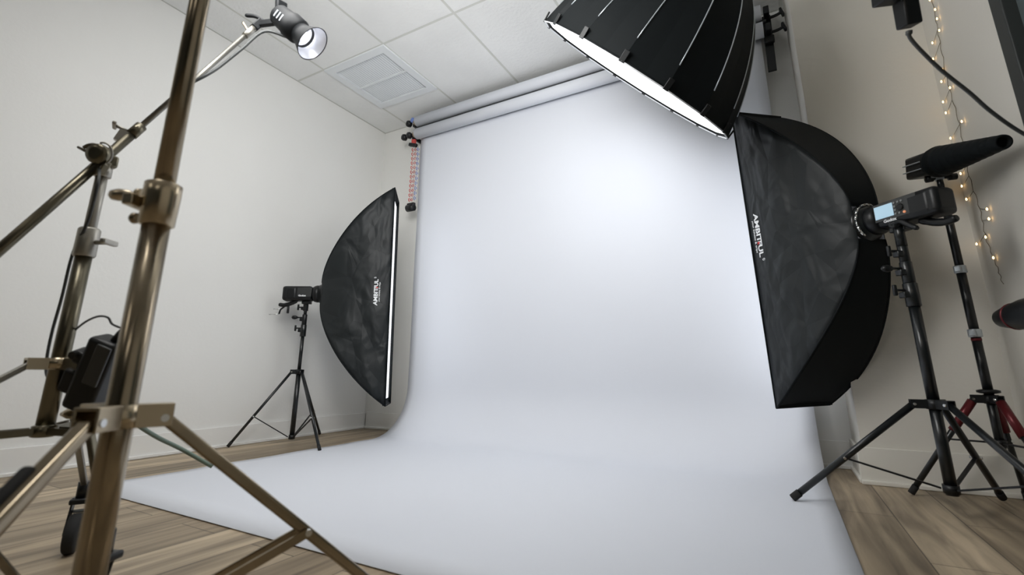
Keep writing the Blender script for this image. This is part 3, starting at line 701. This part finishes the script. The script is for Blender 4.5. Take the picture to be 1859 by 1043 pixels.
# lamp
B0=at(510,30,1.445); O0=at(568,80,1.425); ax=(O0-B0).normalized(); lnn=(O0-B0).length
t=thing('reflector_lamp',LT,'small black lamp with a round silver reflector at the end of the boom','lamp')
MB().lathe(B0-ax*.01,ax,[(0,.02),(0,.030),(.004,.033),(.045,.036),(.055,.040),(.09,.039),(.096,.030),(.10,.02)],28).build('body','lampblack',t,t)
MB().lathe(B0,ax,[(.085,.031),(.10,.032),(lnn-.004,.051),(lnn,.053)],36,cap=False).build('reflector','lampblack',t,t,solid=.002)
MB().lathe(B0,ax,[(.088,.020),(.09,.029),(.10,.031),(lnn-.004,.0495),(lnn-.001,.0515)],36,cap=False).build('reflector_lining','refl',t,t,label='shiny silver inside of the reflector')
MB().lathe(B0,ax,[(.088,.002),(.089,.016),(.105,.016),(.112,.010),(.114,.001)],20).build('bulb','lampglow',t,t)
x_,y_,_=basis(ax)
m=MB(); fn=B0+ax*.0+up*.03; m.bar(B0+up*.015,B0+up*.045+rt*.004-ax*.004,.034,.016,bev=.004); m.build('rear_fin','lampblack',t,t)
for k in range(3): MB().box(B0+ax*(.012+.012*k)-fwd*.034-rt*.006,(.004,.022,.005),ax,up,bev=.001).build('cooling_slot','silver',t,t)
br_=LT; m=MB(); m.bar(br_-bd*.005,br_+bd*.035,.024,.022,bev=.003); m.bar(br_+bd*.02,B0+ax*.03-fwd*.01,.014,.02,bev=.003); m.build('tilt_bracket','lampblack',t,t)
m=MB(); a=br_+bd*.03+up*.012; m.tube(smoothpath([a+rt*.012-up*.010,a,a-rt*.018+up*.008,a-rt*.045+up*.010]),[.006]*18+[.0045],8); m.build('tilt_lever','lampblack',t,t)
m=MB(); m.tube(smoothpath([B0+ax*.06-up*.030-rt*.015,at(480,57,1.42),at(440,88,1.38),at(400,120,1.33),at(375,136,1.28),at(345,152,1.25),at(320,172,1.22)]),.0042,8); m.build('power_cord','cable',t,t)
m=MB(); a=LT-bd*.03; m.tube(smoothpath([a,a+up*.012-rt*.006,a+up*.030-rt*.018]),[.004]*13,8); m.build('tip_lever','brass2',t,t)
# power pack hung on the stand
t=thing('power_pack',at(178,700,1.0),'black battery power pack hung on the left boom stand','battery pack')
pc=at(176,678,.985); pu=(at(205,612,.985)-at(152,738,.985)).normalized(); pr_=(rt-pu*rt.dot(pu)).normalized()
m=MB(); m.box(pc,(.158,.060,.050),pu,pr_,bev=.010,seg=3); m.build('body','black',t,t)
m=MB(); m.box(pc+pu*.030+pr_*.012-fwd*.026,(.085,.030,.006),pu,pr_,bev=.002); m.build('cover','panel',t,t)
m=MB(); m.box(pc-pu*.030-pr_*.040,(.050,.030,.035),pu,pr_,bev=.006); m.box(pc+pu*.022-pr_*.038,(.026,.026,.03),pu,pr_,bev=.005); m.lathe(pc+pu*.026-pr_*.048-fwd*.02,fwd,[(0,.008),(.03,.012),(.04,.008)],14); m.build('clamp','black',t,t)
m=MB(); m.tube([pc+pu*.074+pr_*.010,pc+pu*.095+pr_*.012,pc+pu*.11+pr_*.016],[.011,.007,.005],10); m.build('plug','black',t,t)
m=MB(); m.tube(smoothpath([pc+pu*.108+pr_*.016,at(204,588,1.0),at(196,576,1.0),at(178,574,1.0),at(155,584,1.01),at(133,602,1.02),at(118,620,1.03),at(104,634,1.03)],6),.0022,8); m.build('cable','cable',t,t)
m=MB(); m.lathe(at(150,748,1.0),(rt+up*.08),[(-.045,.004),(-.03,.011),(0,.014),(.03,.014),(.042,.010),(.045,.004)],16); m.box(at(158,737,.99),(.022,.022,.02),pu,pr_,bev=.005); m.build('lower_clamp','brass2',t,t,label='brass-coloured clamp')
# green-grey cable sagging to the floor
def fl(x,y,z=0.0):
    dd=fwd+rt*((x-929.5)/FPX)-up*((y-458.17)/FPX); return CAM+dd*((z-CAM.z)/dd.z)
m=MB(); cp=[at(178,690,1.02),at(195,712,1.05),at(235,758,1.12),at(280,790,1.2),at(330,815,1.28),at(385,846,1.32),fl(430,905,.006),fl(520,1100,.006)]
m.tube(smoothpath([cp[0],cp[1],cp[2],cp[3],cp[4],cp[5]],6),.0055,8); o=rebase(m.build('extension_cable','gcable')); tag(o,'green-grey cable sagging from the power pack behind the near stand','cable')
m=MB(); m.tube(smoothpath([fl(-60,910,.004),fl(0,887,.004),fl(40,866,.004),fl(70,850,.004)],5),.0028,6); o=rebase(m.build('floor_cable','cable')); tag(o,'thin dark cable lying on the floor at the left edge','cable')

# ------------------------------------------------------------------ near bronze stand (foreground left)
NP=V((-.831,.345,0))
legsN=[(rad(70),.50,0),(rad(190),.46,0),(rad(303),.50,0)]
kd=-rt
t=thing('light_stand',NP,'large bronze-coloured light stand in the left foreground','light stand')
MB().cyl(NP+V((0,0,.10)),NP+V((0,0,.70)),.0188,36).build('post','brass',t,t)
MB().cyl(NP+V((0,0,.70)),NP+V((0,0,1.55)),.0150,36).build('tube','brass',t,t)
m=MB(); m.lathe(NP+V((0,0,.690)),(0,0,1),[(0,.0205),(.002,.0235),(.050,.0255),(.068,.0255),(.071,.020)],36)
m.box(NP+V((0,0,.725))+kd*.027,(.016,.018,.066),kd,(0,0,1),bev=.002); c=m.build('collar','brass2',t,t)
m=MB(); q=NP+V((0,0,.742))+kd*.033; m.lathe(q,kd,[(0,.010),(.006,.010),(.007,.006),(.014,.005),(.018,.007),(.026,.009),(.036,.010),(.046,.008),(.052,.002)],20); m.build('knob','brass2',c,t)
MB().lathe(NP+V((0,0,.703))+kd*.030,kd,[(0,.008),(.008,.009),(.012,.006)],14).build('rivet','brass',c,t)
zc=.408
m=MB(); m.cyl(NP+V((0,0,zc-.016)),NP+V((0,0,zc+.016)),.025,28)
for az,R_,z_ in legsN:
    d=V((math.cos(az),math.sin(az),0)); sv=V((-d.y,d.x,0))
    m.box(NP+d*.036+V((0,0,zc+.014)),(.052,.030,.005),d,sv,bev=.001)
    for s_ in (-1,1): m.box(NP+d*.036+sv*(s_*.0145)+V((0,0,zc)),(.052,.004,.032),d,sv,bev=.001)
m.build('spider','brass2',t,t)
MB().lathe(NP+V((0,0,.10)),(0,0,1),[(0,.020),(.002,.026),(.03,.026),(.032,.020)],28).build('lower_collar','dkbrass',t,t)
for i,(az,R_,z_) in enumerate(legsN):
    d=V((math.cos(az),math.sin(az),0)); sv=V((-d.y,d.x,0)); A=NP+d*.052+V((0,0,zc-.004)); F=NP+d*R_+V((0,0,.014))
    m=MB(); m.bar(A,F,.0215,.017,bev=.004); lg=m.build('leg','brass',t,t)
    dl=(F-A).normalized(); MB().bar(F-dl*.04,F+dl*.004,.027,.022,bev=.004).build('rubber_foot','rubber',lg,t)
    J=A.lerp(F,.50); 
    for Q_ in (A,J): MB().cyl(Q_-sv*.018,Q_+sv*.018,.0053,12).build('rivet','chrome',lg,t,label='small bright rivet')
    m=MB()
    for s_ in (-1,1): m.bar(NP+d*.024+sv*(s_*.0145)+V((0,0,.118)),J+sv*(s_*.0145),.003,.014)
    m.build('brace','brass',t,t)
    if i==2:
        m=MB(); a=A.lerp(F,.13); b=A.lerp(F,.25); o_=-sv*.010+V((0,0,.006)); m.bar(a+o_,b+o_,.016,.018,bev=.005); m.build('foam_wrap','rubber',lg,t,label='dark wrap on the upper leg')

# unseen softbox added atop the bronze stand as the main light
kc=V((-.92,.62,1.92)); kn=V((-.28,1,-.10)).normalized(); kx_=kn.cross(V((0,0,1))).normalized(); ky_=kx_.cross(kn)
t=thing('added_softbox',kc,'large unseen softbox added on top of the bronze stand to light the room','softbox')
m=MB()
def sq(a,q): return [m.b.verts.new(kc-kn*q+kx_*(i*a)+ky_*(j*a)) for i,j in ((-1,-1),(1,-1),(1,1),(-1,1))]
m.skin([sq(.43,0),sq(.40,.06),sq(.27,.16),sq(.06,.24)],False,False); m.build('shell','fabric2',t,t,solid=.003)
MB().box(kc-kn*.015,(.84,.84,.004),kx_,ky_).build('diffuser','key',t,t)
m=MB(); m.box(kc-kn*.33,(.18,.1,.1),kn,kx_,bev=.015); m.bar(kc-kn*.33,V((-.831,.345,1.80)),.04,.03); m.cyl(V((-.831,.345,1.545)),V((-.831,.345,1.82)),.013,16); m.build('added_lamp_head','black',t,t)

# ------------------------------------------------------------------ lights
def area(name,loc,dirv,sx,sy,power,c=(1,1,1),spread=180,shape='RECTANGLE'):
    ld=bpy.data.lights.new(name,'AREA'); ld.shape=shape; ld.size=sx; ld.size_y=sy; ld.energy=power; ld.color=c; ld.spread=rad(spread)
    o=bpy.data.objects.new(name,ld); col.objects.link(o); o.location=V(loc); o.rotation_euler=V(dirv).to_track_quat('-Z','Y').to_euler(); return o
area('added_panel_lamp',((lp[0]+lp[2])/2,(lp[1]+lp[3])/2,ZC-.005),(0,0,-1),.5,1.1,13,(1,.99,.97))  # area lamp added under the unseen ceiling panel
for (bx,pw) in ((LB,2.0),(RB,2.0)):
    pass
# fill lamps added under the ceiling behind the camera, without fixtures
t=None
for i,(x,y) in enumerate(((X0+1.5*S-S,Y0-1.22*3.5),(X0+4.5*S,Y0-1.22*3.5))):
    area('rear_fill_lamp',(x,y,ZC-.01),(0,0,-1),.55,1.1,4,(1,.96,.88))
# bare bulb of the reflector lamp
ld=bpy.data.lights.new('reflector_bulb','SPOT'); ld.energy=1.5; ld.spot_size=rad(85); ld.spot_blend=.6; ld.shadow_soft_size=.03
o=bpy.data.objects.new('reflector_bulb',ld); col.objects.link(o); o.location=O0+ax*.0; o.rotation_euler=ax.to_track_quat('-Z','Y').to_euler()
# small lamp beside and above the camera, throws the crisp shadows on the right wall
ld=bpy.data.lights.new('fill_lamp','SPOT'); ld.energy=6; ld.spot_size=rad(75); ld.spot_blend=1; ld.shadow_soft_size=.04; ld.color=(1,.90,.74)
o=bpy.data.objects.new('fill_lamp',ld); col.objects.link(o); o.location=(.05,-.25,1.75); o.rotation_euler=(V((.75,2.6,1.0))-V(o.location)).to_track_quat('-Z','Y').to_euler()
w=bpy.data.worlds.new('world'); bpy.context.scene.world=w; w.use_nodes=True; w.node_tree.nodes['Background'].inputs[0].default_value=(.8,.85,.9,1); w.node_tree.nodes['Background'].inputs[1].default_value=.2
vs=bpy.context.scene.view_settings; vs.view_transform='Standard'; vs.look='None'; vs.gamma=1; vs.exposure=.03; vs.use_curve_mapping=False
